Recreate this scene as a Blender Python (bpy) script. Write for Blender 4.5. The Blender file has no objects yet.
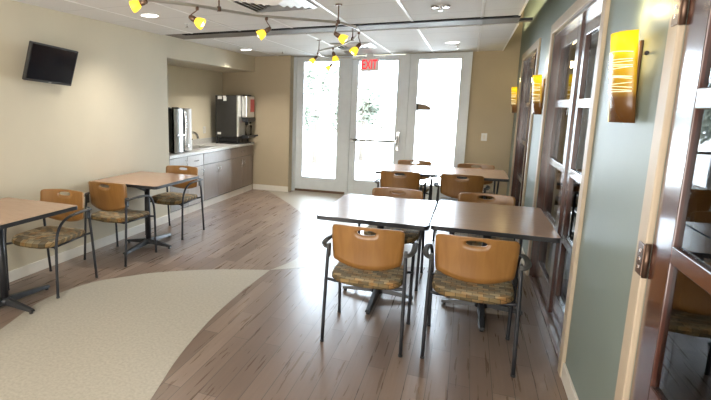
import bpy, bmesh, math, random
from mathutils import Vector, Matrix
random.seed(7)
PI = math.pi
C = bpy.context.scene.collection
sc = bpy.context.scene

# ------------------------------------------------------------------ camera
F_PX, YAW, PITCH, ROLL, CYP, DX = 481.0, 0.40152236, 0.16947661, 0.01005657, 186.9609, -92.8237
CAM_H = 1.57
fwd = Vector((-math.sin(YAW)*math.cos(PITCH), math.cos(YAW)*math.cos(PITCH), -math.sin(PITCH)))
rgt = Vector((math.cos(YAW), math.sin(YAW), 0)); dwn = fwd.cross(rgt)
r2 = math.cos(ROLL)*rgt - math.sin(ROLL)*dwn
d2 = math.sin(ROLL)*rgt + math.cos(ROLL)*dwn
cd = bpy.data.cameras.new('camera'); cam = bpy.data.objects.new('camera', cd); C.objects.link(cam)
M = Matrix((r2, -d2, -fwd)).transposed().to_4x4(); M.translation = Vector((0, 0, CAM_H)); cam.matrix_world = M
cd.sensor_width = 36; cd.lens = F_PX*36/711
cd.shift_x = -DX/711; cd.shift_y = -(200-CYP)/711
cd.clip_start = 0.02; cd.clip_end = 300
sc.camera = cam

# room measures (metres): camera stands at x=0,y=0; +y runs to the glazed end wall
LW, RW, BW = -3.64, 0.622, 8.40
CZ = 2.42          # ceiling clouds
TOPZ = 3.10        # slab above the clouds
REAR = -3.2
ALC = -4.30        # back of the alcove
ALY = 5.38         # alcove starts
BWL = 8.15         # wall stub left of the glazing

# ------------------------------------------------------------------ materials
MATS = {}
def nodes(name):
    m = bpy.data.materials.new(name); m.use_nodes = True
    nt = m.node_tree; b = nt.nodes['Principled BSDF']
    MATS[name] = m
    return m, nt, b
def N(nt, t, **kw):
    n = nt.nodes.new(t)
    for k, v in kw.items():
        if k in n.inputs: n.inputs[k].default_value = v
        else: setattr(n, k, v)
    return n
def rgba(c): return (c[0], c[1], c[2], 1)
def ramp(nt, stops):
    r = nt.nodes.new('ShaderNodeValToRGB'); e = r.color_ramp.elements
    while len(e) < len(stops): e.new(0.5)
    for el, (p, c) in zip(e, stops): el.position = p; el.color = rgba(c)
    return r
def mat(name, col, rough=0.5, metal=0.0, spec=0.5, var=0.06, scale=8, bump=0.0, coat=0.0, coat_r=0.2):
    """plain paint / metal / plastic with a little procedural variation"""
    m, nt, b = nodes(name)
    tc = N(nt, 'ShaderNodeTexCoord')
    no = N(nt, 'ShaderNodeTexNoise', Scale=scale, Detail=4.0)
    nt.links.new(tc.outputs['Object'], no.inputs['Vector'])
    lo = [max(0, c*(1-var)) for c in col]; hi = [min(1, c*(1+var)) for c in col]
    r = ramp(nt, [(0.3, lo), (0.7, hi)])
    nt.links.new(no.outputs['Fac'], r.inputs['Fac']); nt.links.new(r.outputs['Color'], b.inputs['Base Color'])
    b.inputs['Roughness'].default_value = rough; b.inputs['Metallic'].default_value = metal
    b.inputs['Specular IOR Level'].default_value = spec
    b.inputs['Coat Weight'].default_value = coat; b.inputs['Coat Roughness'].default_value = coat_r
    if bump:
        n2 = N(nt, 'ShaderNodeTexNoise', Scale=scale*20, Detail=2.0)
        nt.links.new(tc.outputs['Object'], n2.inputs['Vector'])
        bp = N(nt, 'ShaderNodeBump', Strength=bump, Distance=0.002)
        nt.links.new(n2.outputs['Fac'], bp.inputs['Height']); nt.links.new(bp.outputs['Normal'], b.inputs['Normal'])
    return m
def emis(name, col, strength):
    m, nt, b = nodes(name)
    b.inputs['Base Color'].default_value = rgba(col); b.inputs['Emission Color'].default_value = rgba(col)
    b.inputs['Emission Strength'].default_value = strength
    return m
def wood(name, c1, c2, grain=(1, 12, 1), rough=0.35, coat=0.3, coat_r=0.15, scale=5, spec=0.5):
    m, nt, b = nodes(name)
    tc = N(nt, 'ShaderNodeTexCoord'); mp = N(nt, 'ShaderNodeMapping'); mp.inputs['Scale'].default_value = grain
    no = N(nt, 'ShaderNodeTexNoise', Scale=scale, Detail=6.0, Distortion=0.6)
    nt.links.new(tc.outputs['Object'], mp.inputs['Vector']); nt.links.new(mp.outputs['Vector'], no.inputs['Vector'])
    r = ramp(nt, [(0.3, c1), (0.7, c2)])
    nt.links.new(no.outputs['Fac'], r.inputs['Fac']); nt.links.new(r.outputs['Color'], b.inputs['Base Color'])
    b.inputs['Roughness'].default_value = rough; b.inputs['Coat Weight'].default_value = coat
    b.inputs['Coat Roughness'].default_value = coat_r; b.inputs['Specular IOR Level'].default_value = spec
    return m

WALL = mat('beige_wall_paint', (0.60, 0.54, 0.41), 0.65, var=0.03, scale=2, bump=0.08, spec=0.3)
ALCW = mat('beige_wall_lightened', (0.76, 0.69, 0.54), 0.65, var=0.03, scale=2, spec=0.3)  # beige wall colour lightened to stand in for light the alcove lacks
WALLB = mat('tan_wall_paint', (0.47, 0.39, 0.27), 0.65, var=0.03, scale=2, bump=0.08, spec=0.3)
TEAL = mat('sage_wall_paint', (0.21, 0.255, 0.225), 0.45, var=0.04, scale=2, bump=0.03, spec=0.32)
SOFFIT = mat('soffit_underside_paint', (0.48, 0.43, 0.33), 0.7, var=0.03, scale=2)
BASEW = mat('cream_baseboard', (0.78, 0.74, 0.66), 0.35, var=0.03)
CASING = mat('cream_casing_paint', (0.50, 0.41, 0.30), 0.45, var=0.05, spec=0.35)
FRAME = mat('grey_painted_frame', (0.66, 0.70, 0.72), 0.40, var=0.03)
TAUPE = mat('taupe_header_paint', (0.15, 0.125, 0.105), 0.6, var=0.04)
PALES = mat('pale_sage_paint', (0.50, 0.55, 0.52), 0.6, var=0.03)
DARKV = mat('void_paint', (0.20, 0.24, 0.23), 0.8, var=0.04)
BLACK = mat('black_powder_coat', (0.022, 0.023, 0.026), 0.38, var=0.1)
GUN = mat('charcoal_tube_metal', (0.024, 0.026, 0.032), 0.4, metal=0.2, var=0.1)
ARMP = mat('dark_grey_arm_plastic', (0.05, 0.05, 0.048), 0.45, var=0.08)
CHROME = mat('brushed_chrome', (0.70, 0.70, 0.70), 0.22, metal=1.0, var=0.05)
SLOT = mat('matt_black_track', (0.012, 0.012, 0.012), 0.9, var=0.05, spec=0.1)
STEEL = mat('stainless_panel', (0.72, 0.72, 0.70), 0.30, metal=0.85, var=0.05)
WHITEP = mat('white_plastic', (0.80, 0.80, 0.78), 0.4, var=0.03)
DKGREY = mat('dark_grey_plastic', (0.035, 0.034, 0.032), 0.5, var=0.1, spec=0.3)
CAB = wood('taupe_laminate', (0.215, 0.165, 0.135), (0.27, 0.215, 0.18), (14, 14, 1), 0.35, 0.2, 0.25, 4)
COUNTER = mat('pale_grey_countertop', (0.62, 0.62, 0.60), 0.28, var=0.12, scale=60)
BRONZE = mat('bronze_hinge_metal', (0.16, 0.10, 0.07), 0.35, metal=0.8, var=0.15)
MAHOG = wood('mahogany_varnish', (0.052, 0.016, 0.011), (0.082, 0.027, 0.017), (10, 10, 1), 0.24, 0.8, 0.11, 4)
PLY = wood('honey_beech_plywood', (0.245, 0.112, 0.027), (0.305, 0.145, 0.038), (9, 9, 1.2), 0.33, 0.35, 0.2, 3)
PLYEDGE = mat('plywood_edge', (0.40, 0.24, 0.10), 0.5)
LAMTOP = wood('tan_laminate_top', (0.40, 0.245, 0.155), (0.455, 0.285, 0.185), (2, 18, 1), 0.24, 0.25, 0.18, 6)
TVG = mat('glossy_black_screen', (0.008, 0.008, 0.012), 0.12, var=0.02)
AMBER = None

# floor: planks along y
def floor_wood():
    m, nt, b = nodes('oak_plank_floor')
    tc = N(nt, 'ShaderNodeTexCoord'); sp = N(nt, 'ShaderNodeSeparateXYZ'); cb = N(nt, 'ShaderNodeCombineXYZ')
    nt.links.new(tc.outputs['Object'], sp.inputs[0])
    nt.links.new(sp.outputs['Y'], cb.inputs['X']); nt.links.new(sp.outputs['X'], cb.inputs['Y'])
    br = N(nt, 'ShaderNodeTexBrick', Scale=1.0); br.offset = 0.37
    br.inputs['Brick Width'].default_value = 1.05; br.inputs['Row Height'].default_value = 0.115
    br.inputs['Mortar Size'].default_value = 0.0022; br.inputs['Mortar Smooth'].default_value = 0.3
    br.inputs['Color1'].default_value = rgba((0.175, 0.120, 0.090)); br.inputs['Color2'].default_value = rgba((0.285, 0.208, 0.160))
    br.inputs['Mortar'].default_value = rgba((0.075, 0.05, 0.038)); br.inputs['Bias'].default_value = 0.0
    nt.links.new(cb.outputs[0], br.inputs['Vector'])
    mp = N(nt, 'ShaderNodeMapping'); mp.inputs['Scale'].default_value = (17, 0.9, 1)
    nt.links.new(tc.outputs['Object'], mp.inputs['Vector'])
    no = N(nt, 'ShaderNodeTexNoise', Scale=2.4, Detail=5.0, Distortion=0.15); nt.links.new(mp.outputs[0], no.inputs['Vector'])
    r = ramp(nt, [(0.1, (0.80, 0.79, 0.78)), (0.9, (1.18, 1.18, 1.18))]); nt.links.new(no.outputs['Fac'], r.inputs['Fac'])
    mx = N(nt, 'ShaderNodeMixRGB'); mx.blend_type = 'MULTIPLY'; mx.inputs['Fac'].default_value = 1
    nt.links.new(br.outputs['Color'], mx.inputs['Color1']); nt.links.new(r.outputs['Color'], mx.inputs['Color2'])
    nt.links.new(mx.outputs['Color'], b.inputs['Base Color'])
    r3 = ramp(nt, [(0.2, (0.24,)*3), (0.8, (0.36,)*3)]); nt.links.new(no.outputs['Fac'], r3.inputs['Fac'])
    nt.links.new(r3.outputs['Color'], b.inputs['Roughness'])
    b.inputs['Specular IOR Level'].default_value = 0.6
    return m
FLOORW = floor_wood()
def floor_beige():
    m, nt, b = nodes('beige_speckled_sheet_floor')
    tc = N(nt, 'ShaderNodeTexCoord')
    no = N(nt, 'ShaderNodeTexNoise', Scale=55.0, Detail=6.0); nt.links.new(tc.outputs['Object'], no.inputs['Vector'])
    r = ramp(nt, [(0.3, (0.37, 0.335, 0.27)), (0.7, (0.47, 0.43, 0.355))]); nt.links.new(no.outputs['Fac'], r.inputs['Fac'])
    nt.links.new(r.outputs['Color'], b.inputs['Base Color'])
    b.inputs['Roughness'].default_value = 0.34; b.inputs['Specular IOR Level'].default_value = 0.5
    return m
FLOORB = floor_beige()
def ceiling_mat():
    m, nt, b = nodes('white_acoustic_tile')
    tc = N(nt, 'ShaderNodeTexCoord'); mp = N(nt, 'ShaderNodeMapping'); mp.inputs['Location'].default_value = (0.61, 0.2, 0)
    nt.links.new(tc.outputs['Object'], mp.inputs['Vector'])
    br = N(nt, 'ShaderNodeTexBrick', Scale=1.0); br.offset = 0
    br.inputs['Brick Width'].default_value = 0.645; br.inputs['Row Height'].default_value = 0.64
    br.inputs['Mortar Size'].default_value = 0.006; br.inputs['Mortar Smooth'].default_value = 0.4
    br.inputs['Color1'].default_value = rgba((0.66, 0.65, 0.635)); br.inputs['Color2'].default_value = rgba((0.70, 0.69, 0.675))
    br.inputs['Mortar'].default_value = rgba((0.50, 0.49, 0.48))
    nt.links.new(mp.outputs[0], br.inputs['Vector']); nt.links.new(br.outputs['Color'], b.inputs['Base Color'])
    no = N(nt, 'ShaderNodeTexNoise', Scale=160.0, Detail=3.0); nt.links.new(tc.outputs['Object'], no.inputs['Vector'])
    bp = N(nt, 'ShaderNodeBump', Strength=0.15, Distance=0.003)
    nt.links.new(no.outputs['Fac'], bp.inputs['Height']); nt.links.new(bp.outputs['Normal'], b.inputs['Normal'])
    b.inputs['Roughness'].default_value = 0.7
    return m
CEIL = ceiling_mat()
TEE = mat('white_ceiling_tee', (0.86, 0.86, 0.86), 0.28, var=0.02, spec=0.8)
def fabric(name, ca, cb_, cm):
    m, nt, b = nodes(name)
    tc = N(nt, 'ShaderNodeTexCoord'); sp = N(nt, 'ShaderNodeSeparateXYZ'); cb = N(nt, 'ShaderNodeCombineXYZ')
    ad = N(nt, 'ShaderNodeMath'); ad.operation = 'ADD'
    nt.links.new(tc.outputs['Object'], sp.inputs[0])
    nt.links.new(sp.outputs['Y'], ad.inputs[0]); nt.links.new(sp.outputs['Z'], ad.inputs[1])
    nt.links.new(sp.outputs['X'], cb.inputs['X']); nt.links.new(ad.outputs[0], cb.inputs['Y'])
    br = N(nt, 'ShaderNodeTexBrick', Scale=1.0); br.offset = 0.5
    br.inputs['Brick Width'].default_value = 0.062; br.inputs['Row Height'].default_value = 0.033
    br.inputs['Mortar Size'].default_value = 0.0025; br.inputs['Mortar Smooth'].default_value = 0.8; br.inputs['Bias'].default_value = -0.1
    br.inputs['Color1'].default_value = rgba(ca); br.inputs['Color2'].default_value = rgba(cb_)
    br.inputs['Mortar'].default_value = rgba(cm)
    nt.links.new(cb.outputs[0], br.inputs['Vector'])
    no = N(nt, 'ShaderNodeTexNoise', Scale=14.0, Detail=1.0); nt.links.new(cb.outputs[0], no.inputs['Vector'])
    r = ramp(nt, [(0.35, (1.1, 0.85, 0.6)), (0.5, (1, 0.97, 0.9)), (0.68, (0.9, 0.97, 1.0))]); nt.links.new(no.outputs['Fac'], r.inputs['Fac'])
    mx = N(nt, 'ShaderNodeMixRGB'); mx.blend_type = 'MULTIPLY'; mx.inputs['Fac'].default_value = 1
    nt.links.new(br.outputs['Color'], mx.inputs['Color1']); nt.links.new(r.outputs['Color'], mx.inputs['Color2'])
    nt.links.new(mx.outputs['Color'], b.inputs['Base Color'])
    bp = N(nt, 'ShaderNodeBump', Strength=0.4, Distance=0.003)
    nt.links.new(br.outputs['Fac'], bp.inputs['Height']); bp.invert = True; nt.links.new(bp.outputs['Normal'], b.inputs['Normal'])
    b.inputs['Roughness'].default_value = 0.8
    return m
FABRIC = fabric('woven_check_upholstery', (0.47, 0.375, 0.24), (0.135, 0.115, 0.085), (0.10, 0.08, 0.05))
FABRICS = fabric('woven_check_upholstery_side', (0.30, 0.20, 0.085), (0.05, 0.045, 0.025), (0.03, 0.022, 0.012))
def glass(name, tint=(1, 1, 1), ior=1.5, rough=0.0):
    m = bpy.data.materials.new(name); m.use_nodes = True; nt = m.node_tree
    nt.nodes.remove(nt.nodes['Principled BSDF']); out = nt.nodes['Material Output']
    t = N(nt, 'ShaderNodeBsdfTransparent'); t.inputs['Color'].default_value = rgba(tint)
    g = N(nt, 'ShaderNodeBsdfGlossy'); g.inputs['Roughness'].default_value = rough
    f = N(nt, 'ShaderNodeFresnel'); f.inputs['IOR'].default_value = ior
    mx = N(nt, 'ShaderNodeMixShader')
    nt.links.new(f.outputs[0], mx.inputs[0]); nt.links.new(t.outputs[0], mx.inputs[1]); nt.links.new(g.outputs[0], mx.inputs[2])
    nt.links.new(mx.outputs[0], out.inputs['Surface'])
    return m
GLASS = glass('clear_window_glass')
DGLASS = glass('door_glass', (0.80, 0.86, 0.84), 1.55, 0.015)
def shade_mat():
    """lit art-glass shade: yellow at the top, amber brown at the foot"""
    m, nt, b = nodes('amber_sconce_glass')
    tc = N(nt, 'ShaderNodeTexCoord'); sp = N(nt, 'ShaderNodeSeparateXYZ'); nt.links.new(tc.outputs['Object'], sp.inputs[0])
    mr = N(nt, 'ShaderNodeMapRange'); mr.inputs['From Min'].default_value = 0.0; mr.inputs['From Max'].default_value = 0.40
    nt.links.new(sp.outputs['Z'], mr.inputs['Value'])
    r = ramp(nt, [(0.0, (0.045, 0.018, 0.005)), (0.25, (0.075, 0.032, 0.007)), (0.33, (0.22, 0.115, 0.01)), (0.62, (0.40, 0.23, 0.005)), (0.82, (0.85, 0.56, 0.012)), (1.0, (0.62, 0.34, 0.0))])
    nt.links.new(mr.outputs[0], r.inputs['Fac'])
    nt.links.new(r.outputs['Color'], b.inputs['Base Color']); nt.links.new(r.outputs['Color'], b.inputs['Emission Color'])
    b.inputs['Emission Strength'].default_value = 0.75; b.inputs['Roughness'].default_value = 0.25
    return m
SHADE = shade_mat()
SHLINE = emis('pale_glass_thread', (0.95, 0.85, 0.55), 0.55)
AMBG = emis('lit_amber_lamp_glass', (0.95, 0.66, 0.05), 0.75)
BULB = emis('warm_bulb', (1.0, 0.85, 0.45), 4.0)
CANL = emis('lit_downlight_lens', (1.0, 0.97, 0.92), 3.0)
RED = emis('red_exit_letter', (0.80, 0.04, 0.05), 0.75)
SIGNF = mat('exit_sign_face', (0.75, 0.72, 0.71), 0.4)
REDL = mat('red_label', (0.50, 0.10, 0.09), 0.5)
BROWNF = mat('half_round_brown', (0.22, 0.16, 0.10), 0.6)
LEAF = mat('pale_green_leaf', (0.15, 0.17, 0.135), 0.7, var=0.3, scale=3)
BARK = mat('grey_bark', (0.10, 0.085, 0.07), 0.9, var=0.3)
PAVE = mat('pale_concrete', (0.62, 0.61, 0.58), 0.9, var=0.08, scale=1)
CLEARP = glass('clear_plastic', (0.75, 0.75, 0.75), 1.4, 0.05)

# ------------------------------------------------------------------ mesh helpers
class MB:
    def __init__(s): s.bm = bmesh.new(); s.mats = []
    def _mi(s, m):
        if m is None: return 0
        if m not in s.mats: s.mats.append(m)
        return s.mats.index(m)
    def box(s, x0, x1, y0, y1, z0, z1, m=None, bev=0.0, T=None):
        mi = s._mi(m)
        vs = [s.bm.verts.new((x, y, z)) for z in (z0, z1) for y in (y0, y1) for x in (x0, x1)]
        fs = []
        for q in ((0, 2, 3, 1), (4, 5, 7, 6), (0, 1, 5, 4), (2, 6, 7, 3), (0, 4, 6, 2), (1, 3, 7, 5)):
            f = s.bm.faces.new([vs[i] for i in q]); f.material_index = mi; fs.append(f)
        if bev:
            es = {e for f in fs for e in f.edges}
            r = bmesh.ops.bevel(s.bm, geom=list(es), offset=bev, segments=2, affect='EDGES', profile=0.5)
            for f in r['faces']: f.material_index = mi
            vs = [v for v in vs if v.is_valid] + [v for v in r['verts']]
        if T is not None:
            for v in set(vs): v.co = T @ v.co
        return s
    def ring(s, pts): return [s.bm.verts.new(p) for p in pts]
    def loft(s, rings, m=None, cap0=True, cap1=True, closed=True, smooth=True):
        mi = s._mi(m); R = [s.ring(r) for r in rings]; n = len(R[0])
        for a, b in zip(R, R[1:]):
            for i in range(n if closed else n-1):
                j = (i+1) % n
                f = s.bm.faces.new((a[i], a[j], b[j], b[i])); f.material_index = mi; f.smooth = smooth
        if cap0: f = s.bm.faces.new(R[0][::-1]); f.material_index = mi
        if cap1: f = s.bm.faces.new(R[-1]); f.material_index = mi
        return s
    def tube(s, path, r, m=None, seg=10, flat=None):
        P = [Vector(p) for p in path]; rs = r if isinstance(r, (list, tuple)) else [r]*len(P)
        rings = []; up = None
        for i, p in enumerate(P):
            t = (P[min(i+1, len(P)-1)] - P[max(i-1, 0)]).normalized()
            if up is None:
                up = Vector((0, 0, 1)) if abs(t.z) < 0.9 else Vector((1, 0, 0))
            u = (up - t*up.dot(t)).normalized(); w = t.cross(u); up = u
            f = flat if flat else (1, 1)
            rings.append([p + (math.cos(a)*u*f[0] + math.sin(a)*w*f[1])*rs[i] for a in [2*PI*k/seg for k in range(seg)]])
        return s.loft(rings, m)
    def cyl(s, c, r, z0, z1, m=None, seg=20, r1=None):
        r1 = r if r1 is None else r1
        mk = lambda rr, z: [Vector((c[0]+rr*math.cos(2*PI*k/seg), c[1]+rr*math.sin(2*PI*k/seg), z)) for k in range(seg)]
        return s.loft([mk(r, z0), mk(r1, z1)], m)
    def lathe(s, axis0, axis1, prof, m=None, seg=18):
        """prof: list of (t along axis 0..1, radius)"""
        a = Vector(axis0); d = Vector(axis1)-a; t = d.normalized()
        up = Vector((0, 0, 1)) if abs(t.z) < 0.9 else Vector((1, 0, 0))
        u = (up - t*up.dot(t)).normalized(); w = t.cross(u)
        return s.loft([[a+d*k+(math.cos(q)*u+math.sin(q)*w)*max(r, 1e-4) for q in [2*PI*i/seg for i in range(seg)]] for k, r in prof], m)
    def prism(s, poly, z0, z1, m=None, T=None):
        mi = s._mi(m); n = len(poly)
        a = [s.bm.verts.new((x, y, z0)) for x, y in poly]; b = [s.bm.verts.new((x, y, z1)) for x, y in poly]
        for i in range(n):
            j = (i+1) % n; f = s.bm.faces.new((a[i], a[j], b[j], b[i])); f.material_index = mi
        f = s.bm.faces.new(a[::-1]); f.material_index = mi
        f = s.bm.faces.new(b); f.material_index = mi
        if T is not None:
            for v in a+b: v.co = T @ v.co
        return s
    def build(s, name, m=None, parent=None, loc=None):
        if not s.mats and m: s.mats = [m]
        bmesh.ops.recalc_face_normals(s.bm, faces=s.bm.faces[:])
        me = bpy.data.meshes.new(name); s.bm.to_mesh(me); s.bm.free()
        for q in (s.mats or [m]): me.materials.append(q)
        o = bpy.data.objects.new(name, me); C.objects.link(o)
        if parent: o.parent = parent
        if loc: o.location = loc
        return o
def tag(o, label, cat, group=None, kind=None):
    o['label'] = label; o['category'] = cat
    if group: o['group'] = group
    if kind: o['kind'] = kind
    return o
def thing(name, label, cat, loc=(0, 0, 0), rz=0, group=None):
    o = bpy.data.objects.new(name, None); o.empty_display_size = 0.1; C.objects.link(o)
    o.location = loc; o.rotation_euler = (0, 0, rz)
    return tag(o, label, cat, group)
def struct(o): o['kind'] = 'structure'; return o
def dup(root, loc, rz, label, group=None):
    r = root.copy(); C.objects.link(r); r.location = loc; r.rotation_euler = (0, 0, rz); r['label'] = label
    if group: r['group'] = group
    for ch in list(root.children):
        c = ch.copy(); C.objects.link(c); c.parent = r
        for g in list(ch.children):
            d = g.copy(); C.objects.link(d); d.parent = c
    return r
def spline(pts, n=8):
    P = [Vector(p) for p in pts]; out = []
    for i in range(len(P)-1):
        p0, p1, p2, p3 = P[max(i-1, 0)], P[i], P[i+1], P[min(i+2, len(P)-1)]
        for k in range(n):
            t = k/n
            out.append(0.5*((2*p1)+(p2-p0)*t+(2*p0-5*p1+4*p2-p3)*t*t+(3*p1-p0-3*p2+p3)*t**3))
    return out+[P[-1]]
def rrect(w, d, r, n=5, cx=0, cy=0):
    out = []
    for sx, sy, a0 in ((1, 1, 0), (-1, 1, PI/2), (-1, -1, PI), (1, -1, 1.5*PI)):
        for k in range(n+1):
            a = a0+PI/2*k/n
            out.append((cx+sx*(w/2-r)+r*math.cos(a), cy+sy*(d/2-r)+r*math.sin(a)))
    return out

# ------------------------------------------------------------------ room shell
EASTX = 3.9
b = MB(); b.box(ALC-0.2, EASTX, REAR, BW+0.1, -0.10, 0.0); struct(b.build('floor', FLOORW))
# two sweeping curves split the floor; the pale sheet lies in two opposite quarters
fA = [(-1.30, 1.2), (-1.47, 1.953), (-1.569, 2.364), (-1.651, 2.919), (-1.674, 3.476), (-1.66, 4.11)]
fA2 = [(-1.66, 4.11), (-1.55, 4.5), (-1.56, 5.0), (-1.672, 5.501), (-2.002, 6.305), (-2.611, 7.208), (-3.35, 8.12)]
fB1 = [(-2.76, 1.75), (-2.93, 2.25), (-3.05, 2.69), (-2.98, 3.12), (-2.773, 3.421), (-2.543, 3.645), (-2.148, 3.904), (-1.66, 4.11)]
fB2 = [(-1.66, 4.11), (-1.167, 4.45), (-0.5, 4.75), (0.1, 4.95), (0.615, 5.05)]
S = lambda p: [(v.x, v.y) for v in spline([(x, y, 0) for x, y in p], 8)]
poly1 = S(fA) + S(fB1)[::-1][1:] + [(-2.3, 1.0), (-1.7, 0.6)]
poly2 = S(fB2) + [(0.615, 8.38), (-2.9, 8.38), (-2.9, 8.12)] + S(fA2)[::-1][:-1]
b = MB(); b.prism(poly1, -0.02, 0.0015); b.prism(poly2, -0.02, 0.0015)
struct(b.build('floor_pale_inlay', FLOORB))

# left wall: flush wall, soffit over the alcove
b = MB()
b.box(LW-0.75, LW, REAR, ALY, -0.1, TOPZ)
b.box(LW-0.75, LW, ALY, BW+0.1, 2.16, TOPZ, m=None)
struct(b.build('wall_left', WALL))
b = MB(); b.box(ALC+0.001, LW-0.002, ALY+0.001, BWL-0.001, 2.152, 2.158); struct(b.build('ceiling_alcove', SOFFIT))
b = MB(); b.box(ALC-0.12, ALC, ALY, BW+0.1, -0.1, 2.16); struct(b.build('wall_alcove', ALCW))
# end wall: stub left of glazing, pier right of it, wall over it
b = MB()
b.box(ALC-0.1, -2.955, BWL, BW+0.1, -0.1, TOPZ)
b.box(-0.03, EASTX, BW, BW+0.1, -0.1, TOPZ)
b.box(-2.955, -0.03, BW, BW+0.1, 2.41, TOPZ)
struct(b.build('wall_back', WALLB))
b = MB(); b.box(ALC-0.2, EASTX, REAR-0.1, REAR, -0.1, TOPZ); struct(b.build('wall_front', WALL))
b = MB(); b.box(EASTX, EASTX+0.1, REAR, BW+0.1, -0.1, TOPZ); struct(b.build('wall_far_room', PALES))
# right wall with three openings
OPEN = [(1.04, 2.035, 2.10), (3.175, 4.985, 2.20), (5.985, 7.62, 2.20)]
b = MB(); y = REAR
for (a, c, h) in OPEN:
    b.box(RW, RW+0.14, y, a, -0.1, TOPZ); b.box(RW, RW+0.14, a, c, h, TOPZ); y = c
b.box(RW, RW+0.14, y, BW, -0.1, TOPZ)
struct(b.build('wall_right', TEAL))
# ceilings
def cloud(name, x1, y0, y1):
    b = MB(); b.box(LW, x1, y0, y1, CZ, CZ+0.05, m=CEIL)
    b.box(x1-0.012, x1+0.004, y0, y1, CZ-0.006, CZ+0.07, m=TEE)
    for k in range(-5, 2):
        x = -0.61+0.645*k
        if LW+0.1 < x < x1-0.05: b.box(x-0.012, x+0.012, y0+0.002, y1-0.002, CZ-0.004, CZ, m=TEE)
    return struct(b.build(name))
cloud('ceiling', 0.36, REAR, 5.27)
cloud('ceiling_far_cloud', 0.39, 5.80, BW)
b = MB(); b.box(LW, 0.38, 5.36, 5.80, CZ+0.010, CZ+0.06); struct(b.build('trim_track_header', TAUPE))
b = MB(); b.box(0.38, 0.50, 5.62, 5.72, CZ, CZ+0.028); struct(b.build('trim_track_end', BLACK))
b = MB(); b.box(LW+0.3, 0.37, 5.272, 5.36, CZ-0.008, CZ+0.05); struct(b.build('trim_track_slot', SLOT))
b = MB(); b.box(ALC-0.2, EASTX, REAR, BW+0.1, TOPZ, TOPZ+0.1); struct(b.build('ceiling_slab', DARKV))
# baseboards
b = MB(); b.box(LW, LW+0.014, REAR, ALY, 0, 0.10, bev=0.003); struct(b.build('baseboard_left', BASEW))
b = MB(); b.box(-3.66, -2.955, BWL-0.014, BWL, 0, 0.10, bev=0.003); b.box(-0.03, RW, BW-0.014, BW, 0, 0.10, bev=0.003); struct(b.build('baseboard_back', BASEW))
b = MB()
for (a, c) in ((REAR, 0.94), (2.135, 3.09), (5.07, 5.90), (7.71, BW-0.014)): b.box(RW-0.014, RW, a, c, 0, 0.10, bev=0.003)
struct(b.build('baseboard_right', BASEW))

# ------------------------------------------------------------------ glazed end wall
def frame_rect(b, x0, x1, z0, z1, gx0, gx1, gz0, gz1, y0, y1):
    b.box(x0, gx0, y0, y1, z0, z1, bev=0.004); b.box(gx1, x1, y0, y1, z0, z1, bev=0.004)
    b.box(gx0, gx1, y0, y1, z0, gz0, bev=0.004); b.box(gx0, gx1, y0, y1, gz1, z1, bev=0.004)
def pane(parent, x0, x1, z0, z1, y):
    b = MB(); b.box(x0, x1, y-0.003, y+0.003, z0, z1); return b.build('glass_pane', GLASS, parent)
b = MB(); frame_rect(b, -2.955, -1.955, 0.045, 2.41, -2.77, -2.14, 0.27, 2.322, BW-0.05, BW+0.05)
b.box(-2.955, -2.90, BW-0.075, BW-0.05, 0.0, 2.41); b.box(-2.785, -2.125, BW-0.058, BW-0.05, 0.255, 0.27)
w1 = struct(b.build('window_1', FRAME)); pane(w1, -2.78, -2.13, 0.26, 2.33, BW+0.01)
b = MB(); b.box(-2.90, -1.955, BW-0.045, BW+0.05, 0.0, 0.045); b.build('sill_strip', BRONZE, w1)
b = MB(); frame_rect(b, -1.905, -1.03, 0.02, 2.40, -1.797, -1.15, 0.28, 2.31, BW-0.045, BW+0.02)
d1 = struct(b.build('door_1', FRAME)); pane(d1, -1.80, -1.14, 0.27, 2.32, BW-0.005)
b = MB(); b.box(-1.955, -1.905, BW-0.075, BW+0.05, 0, 2.41, bev=0.004); b.box(-1.03, -0.955, BW-0.075, BW+0.05, 0, 2.41, bev=0.004)
b.build('door_jamb', FRAME, d1)
b = MB(); b.tube([(-1.86, BW-0.11, 0.985), (-1.12, BW-0.11, 0.98)], 0.021, seg=12)
for x in (-1.85, -1.13): b.box(x-0.03, x+0.03, BW-0.125, BW-0.045, 0.955, 1.01, bev=0.006)
b.build('push_bar', CHROME, d1)
b = MB(); b.box(-1.115, -1.06, BW-0.075, BW-0.045, 0.82, 1.15, bev=0.01); b.tube([(-1.088, BW-0.075, 0.9), (-1.088, BW-0.12, 0.93), (-1.088, BW-0.12, 1.05), (-1.088, BW-0.075, 1.08)], 0.011)
b.build('handle', CHROME, d1)
b = MB(); b.box(-1.90, -1.70, BW-0.10, BW-0.045, 2.335, 2.39, bev=0.006); b.box(-1.70, -1.35, BW-0.085, BW-0.07, 2.365, 2.38); b.build('door_closer', CHROME, d1)
b = MB(); frame_rect(b, -0.955, -0.03, 0.02, 2.41, -0.82, -0.19, 0.28, 2.315, BW-0.05, BW+0.05)
b.box(-0.085, -0.03, BW-0.075, BW-0.05, 0.0, 2.41)
w2 = struct(b.build('window_2', FRAME)); pane(w2, -0.83, -0.18, 0.27, 2.325, BW+0.01)
# brown half-round object at the glass
b = MB(); pr_ = [(0.0, 0.0), (0.215, 0.0), (0.222, 0.02), (0.21, 0.055), (0.14, 0.092), (0.06, 0.108), (0.0, 0.108)]
T = Matrix.Translation((-0.815, BW-0.02, 1.505)) @ Matrix.Rotation(PI/2, 4, 'X')
b.prism(pr_, -0.025, 0.025, T=T); fx = b.build('half_round_object', BROWNF)
tag(fx, 'small brown half-round object at the left edge of the right-hand glass panel', 'bracket')
b = MB(); b.box(-0.82, -0.79, BW-0.05, BW+0.01, 1.50, 1.618, bev=0.003); b.build('dark_end', DKGREY, fx)

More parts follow.
